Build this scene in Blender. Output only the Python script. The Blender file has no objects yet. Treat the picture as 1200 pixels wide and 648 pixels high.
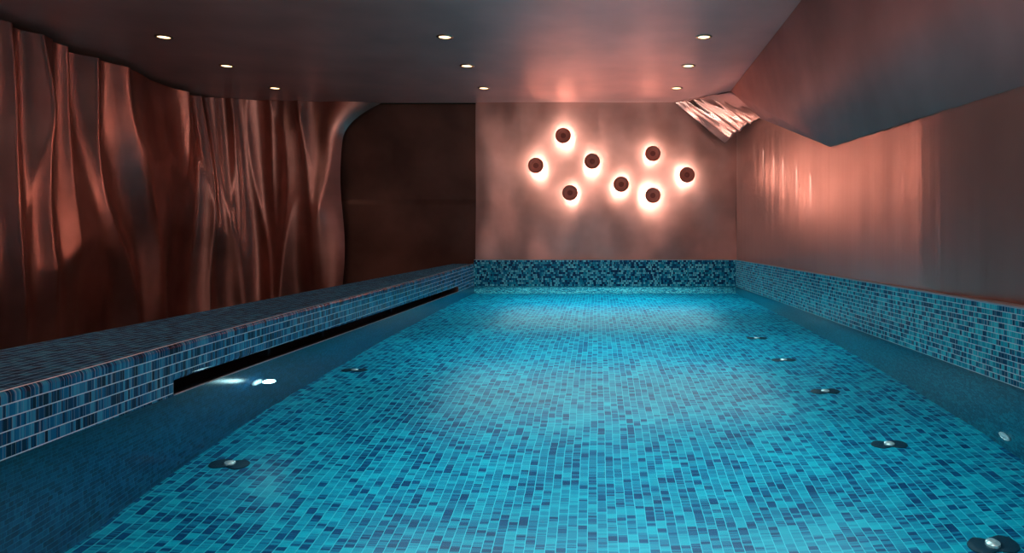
import bpy, bmesh, math, random
from mathutils import Vector, noise
random.seed(7)
COL = bpy.context.scene.collection
F, VX, VY = 800.0, 700.0, 277.0       # focal length in pixels, vanishing point
CAM_Z = 0.66                          # eye above the water (water is z = 0)
CEIL = CAM_Z + 1.786
YB = 9.07                             # back wall
XR = 1.84                             # right wall
Y0 = -1.0                             # near end of pool
DECK = CAM_Z - 1.30                   # deck behind the ledge
DEPTH = 1.05

# ------------------------------------------------------------------ helpers
def mesh_obj(name, verts, faces, mat=None, parent=None, uvs=None, smooth=False):
    me = bpy.data.meshes.new(name)
    me.from_pydata(verts, [], faces); me.update()
    if uvs:
        lay = me.uv_layers.new(name='UVMap')
        for p in me.polygons:
            for li in p.loop_indices:
                lay.data[li].uv = uvs[me.loops[li].vertex_index]
    if smooth:
        for p in me.polygons: p.use_smooth = True
    o = bpy.data.objects.new(name, me); COL.objects.link(o)
    if mat: me.materials.append(mat)
    if parent: o.parent = parent
    return o

def bm_obj(name, bm, mat, parent=None, smooth=False, split=False):
    bmesh.ops.recalc_face_normals(bm, faces=bm.faces)
    me = bpy.data.meshes.new(name); bm.to_mesh(me); bm.free()
    if smooth:
        for p in me.polygons: p.use_smooth = True
    me.materials.append(mat)
    o = bpy.data.objects.new(name, me); COL.objects.link(o)
    if parent: o.parent = parent
    if split:
        m = o.modifiers.new('edge', 'EDGE_SPLIT'); m.split_angle = math.radians(40)
    return o

def grid(name, fn, nu, nv, mat, parent=None, smooth=True, uv=None):
    """fn(a, b) -> xyz for a, b in 0..1; uv(a, b, p) -> texture coordinates in metres"""
    vs, us = [], []
    for j in range(nv + 1):
        for i in range(nu + 1):
            a, b = i / nu, j / nv
            p = fn(a, b); vs.append(p)
            if uv: us.append(uv(a, b, p))
    fs = []
    for j in range(nv):
        for i in range(nu):
            k = j * (nu + 1) + i
            fs.append((k, k + 1, k + nu + 2, k + nu + 1))
    return mesh_obj(name, vs, fs, mat, parent, us if uv else None, smooth)

def empty(name, loc=(0, 0, 0)):
    o = bpy.data.objects.new(name, None); COL.objects.link(o)
    o.location = loc; o.empty_display_size = 0.05
    return o

def tag(o, label=None, cat=None, group=None, kind=None):
    if label: o['label'] = label
    if cat: o['category'] = cat
    if group: o['group'] = group
    if kind: o['kind'] = kind
    return o

def lathe(bm, prof, n=40, axis='Z'):
    """revolve a list of (radius, height); axis Z, or -Y (height grows towards the viewer)"""
    rings = []
    for r, h in prof:
        ring = []
        for k in range(n):
            a = 2 * math.pi * k / n
            x, y = r * math.cos(a), r * math.sin(a)
            ring.append(bm.verts.new((x, y, h) if axis == 'Z' else (x, -h, y)))
        rings.append(ring)
    for a, b in zip(rings, rings[1:]):
        for k in range(n):
            bm.faces.new((a[k], a[(k + 1) % n], b[(k + 1) % n], b[k]))
    return rings

def cap(bm, ring): bm.faces.new(ring)

def lerp_table(tab, x):
    if x <= tab[0][0]: return tab[0][1:]
    for p, q in zip(tab, tab[1:]):
        if x <= q[0]:
            t = (x - p[0]) / (q[0] - p[0])
            return tuple(u + (v - u) * t for u, v in zip(p[1:], q[1:]))
    return tab[-1][1:]

# ------------------------------------------------------------------ materials
class NT:
    def __init__(s, name):
        s.m = bpy.data.materials.new(name); s.m.use_nodes = True
        s.t = s.m.node_tree; s.t.nodes.clear()
        s.out = s.t.nodes.new('ShaderNodeOutputMaterial')
    def n(s, typ, ins=None, **kw):
        nd = s.t.nodes.new(typ)
        for k, v in kw.items(): setattr(nd, k, v)
        for k, v in (ins or {}).items():
            if isinstance(v, bpy.types.NodeSocket): s.t.links.new(v, nd.inputs[k])
            else: nd.inputs[k].default_value = v
        return nd
    def math(s, op, a, b=None, c=None):
        ins = {0: a}
        if b is not None: ins[1] = b
        if c is not None: ins[2] = c
        return s.n('ShaderNodeMath', ins, operation=op).outputs[0]
    def mixc(s, fac, a, b, mode='MIX'):
        nd = s.n('ShaderNodeMix', data_type='RGBA', blend_type=mode)
        for k, v in ((0, fac), (6, a), (7, b)):
            if isinstance(v, bpy.types.NodeSocket): s.t.links.new(v, nd.inputs[k])
            else: nd.inputs[k].default_value = v
        return nd.outputs[2]
    def ramp(s, fac, stops, interp='LINEAR'):
        nd = s.n('ShaderNodeValToRGB', {0: fac}); cr = nd.color_ramp; cr.interpolation = interp
        while len(cr.elements) < len(stops): cr.elements.new(0.5)
        for e, (p, c) in zip(cr.elements, stops): e.position = p; e.color = c
        return nd.outputs[0]
    def done(s, shader): s.t.links.new(shader, s.out.inputs[0]); return s.m

def c4(r, g, b): return (r, g, b, 1)

def tile_mat(name, strip, cell, stops, grout, gw, gcell=0.5, rough=0.18, fine=0.35, spec=0.5, cellgrout=0.5):
    t = NT(name)
    uv = t.n('ShaderNodeTexCoord').outputs['UV']
    sep = t.n('ShaderNodeSeparateXYZ', {0: uv})
    su = t.math('DIVIDE', sep.outputs[0], strip)
    iu = t.math('FLOOR', su); fu = t.math('FRACT', su)
    r1 = t.n('ShaderNodeTexWhiteNoise', {'W': iu}, noise_dimensions='1D').outputs[0]
    sv = t.math('ADD', t.math('DIVIDE', sep.outputs[1], cell), t.math('MULTIPLY', r1, 37.3))
    wob = t.n('ShaderNodeTexNoise', {'Vector': t.n('ShaderNodeCombineXYZ', {0: t.math('MULTIPLY', iu, 7.31), 1: sv}).outputs[0], 'Scale': 0.9, 'Detail': 0.0}).outputs[0]
    sv = t.math('ADD', sv, t.math('MULTIPLY', wob, 1.6))
    iv = t.math('FLOOR', sv); fv = t.math('FRACT', sv)
    vec = t.n('ShaderNodeCombineXYZ', {0: iu, 1: iv}).outputs[0]
    r2 = t.n('ShaderNodeTexWhiteNoise', {'Vector': vec}, noise_dimensions='2D').outputs[0]
    vec3 = t.n('ShaderNodeCombineXYZ', {0: iu, 1: t.math('FLOOR', t.math('MULTIPLY', sv, 4.0))}).outputs[0]
    r3 = t.n('ShaderNodeTexWhiteNoise', {'Vector': vec3}, noise_dimensions='2D').outputs[0]
    fac = t.math('ADD', t.math('MULTIPLY', r2, 1.0 - fine), t.math('MULTIPLY', r3, fine))
    col = t.ramp(fac, stops, 'LINEAR')
    big = t.n('ShaderNodeTexNoise', {'Vector': uv, 'Scale': 1.3, 'Detail': 2.0}).outputs[0]
    col = t.mixc(1.0, col, t.ramp(big, [(0.3, c4(.72, .76, .8)), (0.7, c4(1.15, 1.12, 1.1))]), 'MULTIPLY')
    gu = t.math('LESS_THAN', t.math('ABSOLUTE', t.math('SUBTRACT', fu, 0.5)), 0.5 - gw)
    gv = t.math('LESS_THAN', t.math('ABSOLUTE', t.math('SUBTRACT', fv, 0.5)), 0.5 - gcell)
    mu = t.math('SUBTRACT', 1.0, gu)
    mv = t.math('MULTIPLY', t.math('SUBTRACT', 1.0, gv), cellgrout)
    g = t.math('MAXIMUM', mu, mv)
    col = t.mixc(g, col, grout)
    bmp = t.n('ShaderNodeBump', {'Strength': 0.25, 'Distance': 0.003, 'Height': t.math('MULTIPLY', r2, t.math('SUBTRACT', 1.0, g))}).outputs[0]
    p = t.n('ShaderNodeBsdfPrincipled', {'Base Color': col, 'Roughness': rough, 'Specular IOR Level': spec, 'Normal': bmp})
    return t.done(p.outputs[0])

def metal_mat(name, color, rough, aniso=0.0, tangent='Z', brush=None, bump=0.0, mottled=0.25, metallic=1.0):
    t = NT(name)
    pos = t.n('ShaderNodeNewGeometry').outputs['Position']
    n1 = t.n('ShaderNodeTexNoise', {'Vector': pos, 'Scale': 1.7, 'Detail': 3.0}).outputs[0]
    lo = [c * (1 - mottled) for c in color]; hi = [min(1, c * (1 + mottled * .6)) for c in color]
    col = t.ramp(n1, [(0.3, c4(*lo)), (0.7, c4(*hi))])
    ins = {'Base Color': col, 'Metallic': metallic, 'Roughness': rough, 'Anisotropic': aniso}
    if aniso:
        tv = {'X': (1, 0, 0), 'Y': (0, 1, 0), 'Z': (0, 0, 1)}[tangent]
        ins['Tangent'] = t.n('ShaderNodeCombineXYZ', {0: tv[0], 1: tv[1], 2: tv[2]}).outputs[0]
    if brush:
        mp = t.n('ShaderNodeMapping', {'Vector': pos, 'Scale': brush}).outputs[0]
        n2 = t.n('ShaderNodeTexNoise', {'Vector': mp, 'Scale': 1.0, 'Detail': 4.0}).outputs[0]
        ins['Normal'] = t.n('ShaderNodeBump', {'Strength': bump, 'Distance': 0.02, 'Height': n2}).outputs[0]
        ins['Roughness'] = t.math('ADD', rough - .06, t.math('MULTIPLY', n2, .12))
    p = t.n('ShaderNodeBsdfPrincipled', ins)
    return t.done(p.outputs[0])

def plain_mat(name, color, rough=0.6, metallic=0.0, emit=None, strength=0):
    t = NT(name)
    n1 = t.n('ShaderNodeTexNoise', {'Scale': 9.0, 'Detail': 2.0}).outputs[0]
    col = t.ramp(n1, [(0.3, c4(*[c * .85 for c in color])), (0.7, c4(*color))])
    ins = {'Base Color': col, 'Roughness': rough, 'Metallic': metallic}
    if emit: ins['Emission Color'] = c4(*emit); ins['Emission Strength'] = strength
    p = t.n('ShaderNodeBsdfPrincipled', ins)
    return t.done(p.outputs[0])

POOL_STOPS = [(0.12, c4(.001, .05, .14)), (0.30, c4(.001, .075, .19)), (0.40, c4(.001, .16, .29)),
              (0.62, c4(.001, .24, .37)), (0.85, c4(.003, .35, .47))]
M_FLOOR = tile_mat('mosaic_floor', 0.037, 0.036, POOL_STOPS, c4(.04, .46, .58), .04, .04, .3, .42, cellgrout=.25)
DEEP_SHADE = [(0.2, c4(.001, .022, .065)), (0.5, c4(.001, .045, .11)), (0.8, c4(.003, .09, .18))]  # darker tile colours: dimness of the submerged side walls is painted in
M_LEFTDEEP = tile_mat('mosaic_left_below_water', 0.040, 0.025, [(p, c4(q[0], q[1] * .62, q[2] * .72)) for p, q in DEEP_SHADE], c4(.01, .16, .26), .03, .05, .3, .35, cellgrout=.25)
M_RIGHTDEEP = tile_mat('mosaic_right_below_water', 0.0265, 0.021, [(p, c4(q[0], q[1] * 1.7, q[2] * 1.2)) for p, q in DEEP_SHADE], c4(.01, .16, .24), .05, .05, .3, .35, cellgrout=.25)
M_RIGHT = tile_mat('mosaic_right', 0.0265, 0.021,
                   [(0.15, c4(.006, .07, .16)), (0.36, c4(.006, .20, .34)), (0.50, c4(.006, .44, .56)), (0.85, c4(.05, .78, .82))],
                   c4(.75, .95, .98), .07, .08, .2, .2, spec=.2, cellgrout=.35)  # tile colours brightened to carry the pool's glow on the band
M_BACK = tile_mat('mosaic_back', 0.0265, 0.0265,
                  [(0.15, c4(.006, .05, .13)), (0.33, c4(.006, .22, .36)), (0.50, c4(.01, .55, .66)), (0.8, c4(.30, .95, .95))],
                  c4(.012, .05, .12), .10, .10, .2, .1, spec=.2, cellgrout=.9)
M_LEFT = tile_mat('mosaic_left', 0.040, 0.017,
                  [(0.15, c4(.008, .02, .045)), (0.38, c4(.008, .07, .17)), (0.6, c4(.010, .18, .36)), (0.85, c4(.06, .40, .58))],
                  c4(.80, .90, .95), .045, .05, .2, .35, spec=.25, cellgrout=.25)
M_TOP = tile_mat('mosaic_ledge_top', 0.040, 0.017,
                 [(0.15, c4(.006, .02, .045)), (0.4, c4(.006, .05, .12)), (0.6, c4(.010, .12, .24)), (0.85, c4(.05, .28, .42))],
                 c4(.35, .60, .80), .04, .06, .6, .35, spec=.05, cellgrout=.25)
M_COPPER_L = metal_mat('copper_hammered', (.52, .27, .225), .36, bump=.25, brush=(3, 3, .8), mottled=.3)
M_COPPER_B = metal_mat('copper_back', (.50, .275, .23), .38, aniso=.6, tangent='Z', brush=(1.5, 1.5, .9), bump=.6, mottled=.3, metallic=.6)
M_COPPER_R = metal_mat('copper_right', (.56, .34, .28), .32, aniso=.7, tangent='Z', brush=(10, 10, .2), bump=.13, mottled=.1, metallic=.62)
M_BRONZE = metal_mat('bronze_shaded', (.16, .075, .055), .55, brush=(2, 2, .8), bump=.2, mottled=.35, metallic=.6)  # base colour darkened to stand for the unlit recess
M_CEIL = metal_mat('ceiling_metal', (.82, .52, .47), .44, aniso=.5, tangent='Y', brush=(.8, 5, 1), bump=.08, mottled=.12, metallic=.6)
M_PANEL = metal_mat('panel_metal', (.56, .25, .215), .6, brush=(1, 6, 6), bump=.2, mottled=.2, metallic=.25)
M_SILVER = metal_mat('panel_silver', (.74, .64, .63), .2, brush=(6, 3, 3), bump=.4, mottled=.1)
M_DARK = plain_mat('dark_void', (.006, .007, .009), .7)
M_DIV = plain_mat('divider_paint', (.01, .03, .05), .6)
M_DECK = plain_mat('deck_stone', (.05, .045, .042), .5)
M_NEAR = plain_mat('near_wall_plaster', (.09, .065, .055), .7)
M_EDGE = plain_mat('pale_edge', (.55, .60, .62), .3)

def water_mat():
    t = NT('water')
    pos = t.n('ShaderNodeNewGeometry').outputs['Position']
    m1 = t.n('ShaderNodeMapping', {'Vector': pos, 'Scale': (.8, 1.5, 1)}).outputs[0]
    n1 = t.n('ShaderNodeTexNoise', {'Vector': m1, 'Scale': 1.0, 'Detail': 1.0}).outputs[0]
    n2 = t.n('ShaderNodeTexNoise', {'Vector': m1, 'Scale': 5.0, 'Detail': 2.0}).outputs[0]
    b = t.n('ShaderNodeBump', {'Strength': 1.0, 'Distance': .010, 'Height': n1}).outputs[0]
    b = t.n('ShaderNodeBump', {'Strength': 1.0, 'Distance': .0005, 'Height': n2, 'Normal': b}).outputs[0]
    fr = t.n('ShaderNodeFresnel', {'IOR': 1.333, 'Normal': b}).outputs[0]
    fac = t.math('MULTIPLY', fr, .06)
    rf = t.n('ShaderNodeBsdfRefraction', {'Color': c4(.82, .985, 1.0), 'Roughness': 0.0, 'IOR': 1.333, 'Normal': b}).outputs[0]
    gl = t.n('ShaderNodeBsdfGlossy', {'Color': c4(.28, .82, 1), 'Roughness': .09, 'Normal': b}).outputs[0]
    return t.done(t.n('ShaderNodeMixShader', {0: fac, 1: rf, 2: gl}).outputs[0])
M_WATER = water_mat()

# ------------------------------------------------------------------ ledge profile along the pool (Y: lip X, lip Z, back X)
LIP = [(Y0, -1.755, .185), (1.0, -1.755, .190), (2.4, -1.755, .204), (2.8, -1.758, .210), (3.42, -1.755, .219), (3.85, -1.74, .227),
       (4.58, -1.72, .236), (5.44, -1.70, .245), (6.72, -1.68, .257), (8.05, -1.66, .2775), (YB, -1.64, .298)]
def lip(y):
    # lightly smoothed
    s = [lerp_table(LIP, y + d) for d in (-.3, -.15, 0, .15, .3)]
    return sum(v[0] for v in s) / 5, sum(v[1] for v in s) / 5
def ledge_back(y): return -5.26 * (CAM_Z - lip(y)[1]) if y > 0 else -5.26 * (CAM_Z - lip(0)[1])
SLOT0, SLOT1, SLOTZ = 2.83, 8.15, .057

# ------------------------------------------------------------------ pool basin
pool = tag(empty('swimming_pool', (0, 4, -DEPTH)), 'long sunken pool basin lined with blue and turquoise glass mosaic', 'pool')
def pool_part(o):
    o.parent = pool; o.matrix_parent_inverse = pool.matrix_world.inverted(); return o
bpy.context.view_layer.update()
pm = (Vector((0, -4, DEPTH)))
def sh(p): return (p[0] + pm.x, p[1] + pm.y, p[2] + pm.z)
NY = 80
grid('basin_floor', lambda a, b: sh((lip(Y0 + b * (YB - Y0))[0] + a * (XR - lip(Y0 + b * (YB - Y0))[0]), Y0 + b * (YB - Y0), -DEPTH)), 4, NY, M_FLOOR, pool, False,
     uv=lambda a, b, p: (p[0], p[1]))
TB = .345
# right band: slightly thick, pale top edge
def strip_wall(name, pts, mat, uvs, parent=pool):
    return mesh_obj(name, [sh(p) for p in pts], [tuple(range(i, i + 4)) for i in range(0, len(pts), 4)], mat, parent, uvs)
def wall_quad(name, p0, p1, z0, z1, mat, nz=1):
    L = math.hypot(p1[0] - p0[0], p1[1] - p0[1])
    return strip_wall(name, [(p0[0], p0[1], z0), (p1[0], p1[1], z0), (p1[0], p1[1], z1), (p0[0], p0[1], z1)], mat,
                      [(z0 - z1, 0), (z0 - z1, L), (0, L), (0, 0)])
wall_quad('side_wall', (XR, YB), (XR, Y0), -.003, TB, M_RIGHT)
wall_quad('submerged_wall', (XR, YB), (XR, Y0), -DEPTH, -.003, M_RIGHTDEEP)
wall_quad('end_wall', (-1.64, YB), (XR, YB), -DEPTH, TB, M_BACK)
wall_quad('end_wall', (XR, Y0), (-1.755, Y0), -DEPTH, .19, M_RIGHT)
def curb(name, pts):   # thin pale trim on the band's top edge
    bm = bmesh.new()
    for (x0, x1, y0, y1, z0, z1) in pts:
        r = bmesh.ops.create_cube(bm, size=1)
        for v in r['verts']:
            v.co = Vector(sh(((x0 + x1) / 2 + v.co.x * (x1 - x0), (y0 + y1) / 2 + v.co.y * (y1 - y0), (z0 + z1) / 2 + v.co.z * (z1 - z0))))
    return bm_obj(name, bm, M_EDGE, pool)
curb('edge_trim', [(XR - .004, XR + .14, Y0, YB + .03, TB, TB + .007)])
curb('edge_trim', [(-1.64, XR - .005, YB - .003, YB + .03, TB, TB + .006)])
# left underwater wall
grid('submerged_wall', lambda a, b: sh((lip(Y0 + a * (YB - Y0))[0], Y0 + a * (YB - Y0), -DEPTH + b * (DEPTH - .004))), NY, 2, M_LEFTDEEP, pool, True,
     uv=lambda a, b, p: (p[2] - DEPTH - .2, p[1]))

# ------------------------------------------------------------------ water
DIMPLES = [(318, 470, .12), (290, 470, .12), (515, 361, .6), (528, 353, .6), (540, 339, .6)]
dl = []
for x, y, s in DIMPLES:
    Y = CAM_Z * F / (y - VY); dl.append(((x - VX) / F * Y, Y, s))
def water_fn(a, b):
    y = Y0 + .004 + b * (YB - Y0 - .008)
    x0 = lip(y)[0] + .003; x = x0 + a * (XR - .003 - x0)
    z = 0
    for (dx, dy, s) in dl:
        q = ((x - dx) / .035) ** 2 + ((y - dy) / .045) ** 2
        if q < 12: z += s * .007 * math.exp(-q)
    return (x, y, z)
w = grid('pool_water', water_fn, 190, 520, M_WATER)
tag(w, 'still clear turquoise water filling the mosaic pool', 'water', kind='stuff')

# ------------------------------------------------------------------ ledge
ledge = tag(empty('pool_ledge'), 'wide mosaic tiled ledge running along the left side of the pool', 'ledge')
R = .018
def top_fn(a, b):
    y = Y0 + b * (YB - Y0); lx, lz = lip(y)
    return (lx - R + a * (ledge_back(y) - lx + R), y, lz)
grid('ledge_top', top_fn, 12, NY, M_TOP, ledge, True, uv=lambda a, b, p: (p[0] - lip(p[1])[0], p[1]))
def fascia(name, ya, yb, zb, ends, curl):
    n = max(4, int((yb - ya) * 9)); pts = []
    prof_n = 5
    def fn(a, b):
        y = ya + a * (yb - ya); lx, lz = lip(y)
        k = b * 12
        if k <= 5:   # rounded nose
            t = k / 5 * math.pi / 2
            return (lx - R + R * math.sin(t), y, lz - R + R * math.cos(t))
        if k <= 9 or not curl:
            t = (k - 5) / (4 if curl else 7)
            return (lx, y, lz - R + t * (zb + (R if curl else 0) - (lz - R)))
        if k <= 11:
            t = (k - 9) / 2 * math.pi / 2
            return (lx - R + R * math.cos(t), y, zb + R - R * math.sin(t))
        return (lx - .22, y, zb)
    return grid(name, fn, n, 12, M_LEFT, ledge, True, uv=lambda a, b, p: (p[2] - lip(p[1])[1] - .0005 + .04 * 20, p[1]))
fascia('ledge_face', Y0, SLOT0, -.004, True, False)
fascia('ledge_lip', SLOT0, SLOT1, SLOTZ, True, True)
fascia('ledge_face', SLOT1, YB, -.004, True, False)
# skimmer slot: dark channel behind the lip
def slot_fn(a, b):
    y = SLOT0 + a * (SLOT1 - SLOT0); lx, lz = lip(y)
    k = b * 3
    p = [(lx - .001, -.004), (lx - .035, -.004), (lx - .20, -.05), (lx - .20, SLOTZ)]
    return (p[int(round(k))][0], y, p[int(round(k))][1])
grid('overflow_channel', slot_fn, 40, 3, M_DARK, ledge, False)
def sill_fn(a, b):
    y = SLOT0 + a * (SLOT1 - SLOT0); lx, _ = lip(y)
    p = [(lx + .002, -.004), (lx + .002, .002), (lx - .010, .002), (lx - .010, -.004)]
    q = p[int(round(b * 3))]; return (q[0], y, q[1])
grid('overflow_sill', sill_fn, 40, 3, M_EDGE, ledge, False)
for y in (SLOT0, SLOT1):
    lx, lz = lip(y)
    mesh_obj('slot_end', [(lx, y, -.004), (lx - .2, y, -.05), (lx - .2, y, SLOTZ), (lx, y, SLOTZ)], [(0, 1, 2, 3)], M_LEFT if y == SLOT0 else M_COPPER_L, ledge,
             [(0, 0), (0, .2), (.06, .2), (.06, 0)])
for y in (3.8, 4.5, 5.9, 7.2):
    lx, lz = lip(y); bm = bmesh.new()
    r = bmesh.ops.create_cube(bm, size=1)
    for v in r['verts']: v.co = Vector((lx - .11 + v.co.x * .05, y + v.co.y * .03, .027 + v.co.z * .062))
    bm_obj('slot_divider', bm, M_DIV, ledge)
# rear face of ledge down to the deck
grid('ledge_back', lambda a, b: (ledge_back(Y0 + a * (YB - Y0)), Y0 + a * (YB - Y0), DECK + b * (lip(Y0 + a * (YB - Y0))[1] - DECK)), NY, 2, M_TOP, ledge, True,
     uv=lambda a, b, p: (p[2], p[1]))

# ------------------------------------------------------------------ room shell
def quadobj(name, pts, mat, kind='structure'):
    o = mesh_obj(name, pts, [tuple(range(len(pts)))], mat); o['kind'] = kind; return o
XL, YN = -5.6, -2.2
quadobj('floor', [(XL, YN, DECK), (-1.80, YN, DECK), (-1.80, YB + .4, DECK), (XL, YB + .4, DECK)], M_DECK)
quadobj('ceiling', [(XL, YN, CEIL), (XL, YB + .06, CEIL), (2.6, YB + .06, CEIL), (2.6, YN, CEIL)], M_CEIL)
quadobj('wall_near', [(XL, YN, DECK), (XL, YN, CEIL), (2.6, YN, CEIL), (2.6, YN, DECK)], M_NEAR)
# right wall, smooth copper with faint vertical flutes
def right_fn(a, b):
    y = YN + a * (YB + .02 - YN); z = TB + .0085 + b * (CEIL - TB - .0085)
    d = .012 * noise.noise(Vector((y * 1.1, 3.1, z * .12))) + .004 * noise.noise(Vector((y * 5.5, 9.1, z * .15)))
    d += .065 * max(0, min(1.45, 3.93 - y))
    return (XR + .016 + d, y, z)
tag(grid('wall_right', right_fn, 420, 10, M_COPPER_R), kind='structure')
def back_fn(a, b):
    x = -1.62 + a * (XR + .05 + 1.62); z = TB + .0075 + b * (CEIL - TB - .0075)
    d = .05 * noise.noise(Vector((x * 1.3, 1.7, z * 1.1))) + .018 * noise.noise(Vector((x * 3.1, 5.7, z * 1.6)))
    return (x, YB + .03 + d, z)
tag(grid('wall_back', back_fn, 160, 90, M_COPPER_B), kind='structure')
# dark recess wall left of the back wall, with a faint horizontal seam
def recess_fn(a, b):
    x = -3.9 + a * (3.9 - 1.60); z = DECK + b * (CEIL - DECK)
    zs = CAM_Z + .45
    d = .03 * noise.noise(Vector((x * 1.2, 7.7, z * .9)))
    if z < zs: d -= .02
    return (x, YB + .17 + d, z)
tag(grid('wall_recess', recess_fn, 60, 90, M_BRONZE), kind='structure')

# left wall: billowing copper sheets
PLAN = [(-4.55, YN), (-4.60, 1.5), (-4.68, 4.0), (-4.76, 5.5), (-4.90, 6.65), (-5.02, 7.9), (-5.0, 8.5), (-4.8, 8.83), (-4.4, 9.0), (-3.95, 9.05), (-3.55, 9.03), (-3.40, 9.06)]
def catmull(P, t):
    n = len(P) - 1; s = t * n; i = min(int(s), n - 1); f = s - i
    g = lambda k: Vector(P[max(0, min(n, k))])
    p0, p1, p2, p3 = g(i - 1), g(i), g(i + 1), g(i + 2)
    return .5 * ((2 * p1) + (p2 - p0) * f + (2 * p0 - 5 * p1 + 4 * p2 - p3) * f * f + (3 * p1 - p0 - 3 * p2 + p3) * f ** 3)
fine = [catmull(PLAN, k / 2000) for k in range(2001)]
cum = [0]
for a_, b_ in zip(fine, fine[1:]): cum.append(cum[-1] + (b_ - a_).length)
LT = cum[-1]
def plan_at(s):
    import bisect
    i = max(1, min(2000, bisect.bisect_left(cum, s))); f = (s - cum[i - 1]) / max(1e-9, cum[i] - cum[i - 1])
    p = fine[i - 1].lerp(fine[i], f); d = (fine[i] - fine[i - 1]).normalized()
    return p, Vector((d.y, -d.x))
def dens_at(s):
    y = plan_at(s)[0].y; e = LT - s
    far = max(0, min(1, (y - 5.6) / 1.0))
    turned = max(0, min(1, (2.1 - e) / .5))
    return (1 - .22 * far) * (1 - turned) + 1.15 * turned
QN = 800; QT = [0]
for k_ in range(QN): QT.append(QT[-1] + dens_at((k_ + .5) / QN * LT) * LT / QN)
def qcum(s):
    f = max(0, min(QN - 1e-6, s / LT * QN)); i = int(f); return QT[i] + (QT[i + 1] - QT[i]) * (f - i)
def left_fn(a, b):
    s = a * LT; p, nrm = plan_at(s)
    top = .055 * max(0, min(1, (LT - s - 1.5) / .6)) + .004
    z = DECK + b * (CEIL - top - DECK)
    e = (LT - s)
    dens = dens_at(s)
    q = qcum(s) * 1.15 + .22 * noise.noise(Vector((s * .7, z * .55, 2.2)))
    n1 = noise.noise(Vector((q, z * .30, .4)))
    n2 = noise.noise(Vector((q * 2.4 + .25 * z, z * .42, 4.4)))
    n3 = noise.noise(Vector((q * 5.0 - .3 * z, z * .6, 8.4)))
    d = (.12 * (1 - 2 * abs(n1)) + .075 * (1 - 2 * abs(n2)) + .009 * n3) / (dens ** .6) - .07
    if e < .25: d *= e / .25
    p = p + nrm * d
    # flared end beside the recess: sweeps right near the ceiling
    if e < .35:
        t = 1 - e / .35
        zt = max(0, (z - (CEIL - .52)) / .51)
        p = p + Vector((t * (.48 * zt ** 2.2 + .03 * math.sin(z * 3.2)), t * .05))
    return (p.x, p.y, z)
tag(grid('wall_left', left_fn, 620, 70, M_COPPER_L), kind='structure')

# ------------------------------------------------------------------ angled soffit panels at right
def pt(px, py, Y): return ((px - VX) / F * Y, Y, CAM_Z - (py - VY) / F * Y)
def onwall(px, py, e=.005): return pt(px, py, F * (XR + e) / (px - VX))
def onceil(px, py):
    p = pt(px, py, 1.786 * F / (VY - py)); return (p[0], p[1], p[2] - .002)
def slab(name, pts, faces, mat, thick):
    o = mesh_obj(name, pts, faces, mat); o['kind'] = 'structure'
    m = o.modifiers.new('thick', 'SOLIDIFY'); m.thickness = thick; m.offset = 0
    return o
C1, C2 = onceil(857, 106), onceil(940, 0); C3 = (C2[0] - .1, .4, C2[2]); 
W1, W2, W3 = onwall(890, 138), onwall(974, 172), onwall(1200, 100, .075)
W25 = onwall(1075, 139, .008)
W4 = (W3[0] + .03, .4, W3[2] - .02)
def along(a, b, y): t = (y - a[1]) / (b[1] - a[1]); return tuple(u + (v - u) * t for u, v in zip(a, b))
Ca, Cb = along(C1, C2, 6.6), along(C1, C2, 4.1); C3 = along(C1, C2, .4)
o = slab('trim_1', [C1, Ca, C2, Cb, C3, W1, W2, W25, W3, W4], [(k, k + 1, k + 6, k + 5) for k in range(4)], M_PANEL, .012)
for p in o.data.polygons: p.use_smooth = True
A = pt(790, 120, YB - .02); B = pt(850, 168, YB - .10); C = onwall(894, 137); D = onceil(857, 107)
A = (A[0], A[1], CEIL - .004)
def sil(a, b):
    P = Vector(A).lerp(Vector(D), b); Q = Vector(B).lerp(Vector(C), b)
    p = P.lerp(Q, a)
    bulge = .05 * math.sin(math.pi * b) * a + .03 * noise.noise(Vector((b * 4, a * 1.2, 3))) * (1 - abs(2 * b - 1)) * 1.2
    ridge = (.012 * math.sin(b * 21 + 2.2 * a) + .007 * math.sin(b * 47 - 3 * a)) * math.sin(math.pi * b)
    return tuple(p + Vector((.2, .1, .9)) * (bulge * min(1, a * 3) + ridge))
o = grid('trim_2', sil, 24, 90, M_SILVER); o['kind'] = 'structure'
m = o.modifiers.new('thick', 'SOLIDIFY'); m.thickness = .01; m.offset = 0

# ------------------------------------------------------------------ lights: backlit copper disc sconces
M_DISC = metal_mat('copper_disc', (.90, .24, .15), .4, mottled=.3, metallic=.2)
M_DISC2 = metal_mat('copper_disc_centre', (.50, .10, .06), .4, mottled=.3, metallic=.2)
M_GLOW = plain_mat('led_ring', (1, .9, .8), .5, emit=(1.0, .76, .66), strength=58)
M_BRASS = metal_mat('stem_metal', (.45, .2, .13), .35)
M_PEND = plain_mat('copper_rim_glow', (.6, .2, .12), .4)
SC = [(660, 159, 'topmost of the left five'), (628, 194, 'leftmost of all'), (694, 189, 'right of the leftmost and upper middle'),
      (668, 226, 'lowest of the left four'), (728, 216, 'at the centre of the cluster'), (765, 180, 'upper of the right pair, directly over another'),
      (765, 229, 'lowest of all, directly under another'), (805, 205, 'rightmost, nearest the corner')]
SLAB = ['round backlit copper disc wall light at the top of the cluster',
        'round backlit copper disc wall light farthest left in the cluster',
        'round backlit copper disc wall light just right of and below the topmost one',
        'round backlit copper disc wall light lowest on the left half of the cluster',
        'round backlit copper disc wall light at the middle, between the left four and right three',
        'round backlit copper disc wall light upper of the two in one vertical line',
        'round backlit copper disc wall light lower of the two in one vertical line',
        'round backlit copper disc wall light farthest right, nearest the corner']
OFF = .18
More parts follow.
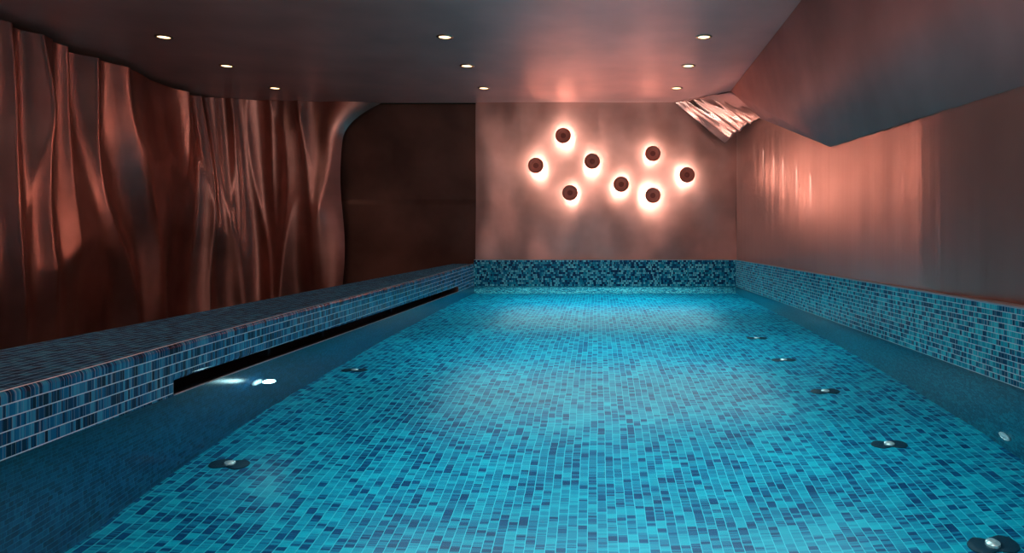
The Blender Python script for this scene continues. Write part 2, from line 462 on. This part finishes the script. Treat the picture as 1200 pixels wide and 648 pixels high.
def make_sconce():
    root = empty('wall_sconce')
    bm = bmesh.new()
    n = 40
    rs = lathe(bm, [(.100, 0), (.103, .010), (.094, .016), (.088, .012), (.066, .010), (.062, .016), (.056, .016), (.052, .010), (.036, .008), (.034, .0)], n, 'Y')
    disc = bm_obj('disc', bm, M_DISC, root, True, True); disc['label'] = 'dished reddish copper disc with concentric rings'
    bm = bmesh.new()
    rs = lathe(bm, [(.036, .002), (.034, .014), (.022, .017), (.018, .012), (.008, .014)], n, 'Y'); cap(bm, rs[-1])
    bm_obj('centre_boss', bm, M_DISC2, disc, True, True)
    bm = bmesh.new()
    rs = lathe(bm, [(.094, -.004), (.094, -.010), (.030, -.010), (.030, -.004)], n, 'Y')
    ring = bm_obj('led_ring', bm, M_GLOW, root); ring['label'] = 'glowing ring behind the disc'
    bm = bmesh.new()
    rs = lathe(bm, [(.098, -.002), (.02, -.003)], n, 'Y')
    bm_obj('back_plate', bm, M_BRASS, root)
    bm = bmesh.new()
    rs = lathe(bm, [(.014, 0), (.014, -OFF + .012), (.04, -OFF + .010), (.04, -OFF - .01)], 24, 'Y')
    bm_obj('stem', bm, M_BRASS, root, True, True)
    return root
def copy_tree(o):
    c = o.copy(); COL.objects.link(c)
    for ch in list(o.children):
        d = ch.copy(); COL.objects.link(d); d.parent = c
        for g in list(ch.children):
            e = g.copy(); COL.objects.link(e); e.parent = d
    return c
proto = make_sconce()
for i, (px, py, _) in enumerate(SC):
    o = proto if i == 0 else copy_tree(proto)
    o.location = pt(px, py, YB + .03 - OFF)
    tag(o, SLAB[i], 'wall light', 'backlit copper disc wall lights on the back wall')

# recessed downlights
M_LENS = plain_mat('downlight_lens', (1, .9, .75), .4, emit=(1.0, .60, .30), strength=4.5)
M_RING = metal_mat('downlight_ring', (.55, .40, .30), .3)
def make_down():
    root = empty('ceiling_downlight')
    bm = bmesh.new()
    lathe(bm, [(.052, -.001), (.074, -.001), (.076, -.004), (.072, -.008), (.056, -.010), (.052, -.004), (.052, -.001)], 32)
    bm_obj('trim_ring', bm, M_RING, root, True, True)
    bm = bmesh.new()
    rs = lathe(bm, [(.052, -.0025), (.03, -.0045), (.004, -.005)], 32); cap(bm, rs[-1])
    bm_obj('lens', bm, M_LENS, root, True)['label'] = 'warm glowing lens'
    return root
dproto = make_down(); k = 0
ROWN = {-3.877: 'left', -1.364: 'middle', .953: 'right'}
DEPN = ['nearest', 'second', 'farthest']
def spot(loc, energy, ang, blend=1.0, color=(1, .80, .68), radius=.22, aim=None):
    l = bpy.data.lights.new('downlight_beam', 'SPOT'); l.energy = energy; l.spot_size = math.radians(ang); l.spot_blend = blend
    l.color = color; l.shadow_soft_size = radius
    o = bpy.data.objects.new('downlight_beam', l); COL.objects.link(o); o.location = loc
    if aim: o.rotation_euler = (Vector(aim) - Vector(loc)).to_track_quat('-Z', 'Y').to_euler()
    return o
for x, rn in ROWN.items():
    for j, y in enumerate((6.105, 7.14, 8.21)):
        o = dproto if k == 0 else copy_tree(dproto); k += 1
        o.location = (x, y, CEIL)
        tag(o, f'small round glowing recessed downlight, {DEPN[j]} in the {rn} row of ceiling lights', 'ceiling light', 'recessed ceiling downlights')
        spot((x, y, CEIL - .03), 27 if rn == 'left' else 16, 125 if rn == 'left' else 60)
    for y in (5.05, 4.0, 2.95, 1.9):
        spot((x, y, CEIL - .03), 22 if rn == 'left' else 12, 125 if rn == 'left' else 60)

# added unseen fill lights just below the surface, brightening the pool floor
def area(loc, sx, sy, energy, color, rot=(0, 0, 0)):
    l = bpy.data.lights.new('added_fill', 'AREA'); l.shape = 'RECTANGLE'; l.size = sx; l.size_y = sy; l.energy = energy; l.color = color
    o = bpy.data.objects.new('added_fill', l); COL.objects.link(o); o.location = loc; o.rotation_euler = rot
    return o
for y, sy, e in ((1.3, 1.9, 25), (3.0, .8, 20), (5.1, 1.1, 31), (7.9, 1.4, 45)):
    area((.1, y, -.03), 2.4, sy, e, (.70, 1, 1))
# added soft warm fill behind the camera
area((-1.6, YN + .1, 1.5), 3.5, 1.4, 26, (1, .80, .74), (math.radians(92), 0, 0))
o = area((.1, -1.5, .5), 2.6, .9, 70, (1, .74, .66), (math.radians(139), 0, 0)); o.data.spread = math.radians(100)  # added warm fill tilted up to brighten the ceiling against the cyan bounce
# narrow grazing beams washing down the right wall below the angled panel
for px, py in ((883, 142), (893, 142), (905, 147), (916, 151), (932, 157), (948, 164)):
    p = onwall(px, py)
    spot((XR - .042, p[1], p[2] - .012), 190, 7.5, .6, (1, .82, .74), .004, (XR + .016, p[1], p[2] - .42))

# ------------------------------------------------------------------ fittings on the pool floor and walls
M_FITDARK = plain_mat('inlet_dark', (.004, .03, .055), .4)
M_CHROME = plain_mat('inlet_steel', (.75, .85, .88), .2, metallic=.6)
M_UWL = plain_mat('submerged_lamp', (.9, 1, 1), .3, emit=(.65, .95, 1.0), strength=.5)
def make_inlet():
    root = empty('floor_inlet')
    bm = bmesh.new()
    rs = lathe(bm, [(.085, 0), (.083, .006), (.06, .010), (.03, .008), (.005, .008)], 32); cap(bm, rs[-1])
    for v in bm.verts: v.co.y *= .34 + .34 * min(1, abs(v.co.x) / .05)
    plate = bm_obj('cover_plate', bm, M_FITDARK, root, True, True)
    bm = bmesh.new()
    rs = lathe(bm, [(.024, .008), (.023, .020), (.014, .026), (.004, .027)], 24); cap(bm, rs[-1])
    bm_obj('nozzle', bm, M_CHROME, plate, True, True)['label'] = 'pale metal nozzle'
    return root
INL = [(1.36, 2.34, 'nearest of the right row, in the bottom right corner'),
       (1.36, 3.18, 'right row, second from the near end'), (1.33, 3.98, 'middle one of the right row'),
       (1.30, 4.77, 'right row, fourth from the near end'), (1.30, 5.56, 'farthest of the right row'),
       (-1.58, 2.93, 'beside the left pool wall, nearer one'), (-1.58, 4.45, 'beside the left pool wall, farther one')]
ip = make_inlet()
for i, (x, y, wh) in enumerate(INL):
    o = ip if i == 0 else copy_tree(ip)
    o.location = (x, y, -DEPTH + .001)
    tag(o, 'dark floor inlet with pale nozzle, ' + wh, 'pool inlet', 'inlets set in the pool floor')
def wall_fit(name, loc, sgn, lens, label, cat, rad):
    root = tag(empty(name, loc), label, cat)
    bm = bmesh.new(); lathe(bm, [(rad * 1.25, 0), (rad * 1.25, .006), (rad, .010), (rad * .95, .004)], 28)
    a = bm_obj('bezel', bm, M_CHROME, root, True, True)
    bm = bmesh.new(); rs = lathe(bm, [(rad * .95, .004), (rad * .6, .010), (rad * .05, .012)], 28); cap(bm, rs[-1])
    b = bm_obj('lens' if 'light' in name else 'nozzle', bm, lens, root, True)
    root.rotation_euler = (0, sgn * math.pi / 2, 0)
wall_fit('underwater_light', (-1.748, 3.5, -.42), 1, M_UWL, 'small bright underwater lamp glowing in the left pool wall below the slot', 'pool light', .045)
wall_fit('wall_inlet', (XR - .003, 3.07, -.90), -1, M_CHROME, 'small pale inlet fitting low in the right pool wall', 'pool inlet', .03)
l = bpy.data.lights.new('underwater_glow', 'POINT'); l.energy = .9; l.color = (.6, .95, 1); l.shadow_soft_size = .03
o = bpy.data.objects.new('underwater_glow', l); COL.objects.link(o); o.location = (-1.66, 3.45, -.35)

# ------------------------------------------------------------------ world, camera
wd = bpy.data.worlds.new('World'); bpy.context.scene.world = wd; wd.use_nodes = True
wd.node_tree.nodes['Background'].inputs[0].default_value = (.02, .015, .012, 1)
wd.node_tree.nodes['Background'].inputs[1].default_value = .2
cam = bpy.data.cameras.new('Camera'); co = bpy.data.objects.new('Camera', cam); COL.objects.link(co)
co.location = (0, 0, CAM_Z); co.rotation_euler = (math.pi / 2, 0, 0)
cam.sensor_width = 36; cam.lens = 24
cam.shift_x = -(VX - 600) / 1200; cam.shift_y = (VY - 324) / 1200
cam.clip_start = .02
bpy.context.scene.camera = co
sc = bpy.context.scene
sc.view_settings.view_transform = 'Standard'
sc.view_settings.look = 'None'
sc.cycles.max_bounces = 10
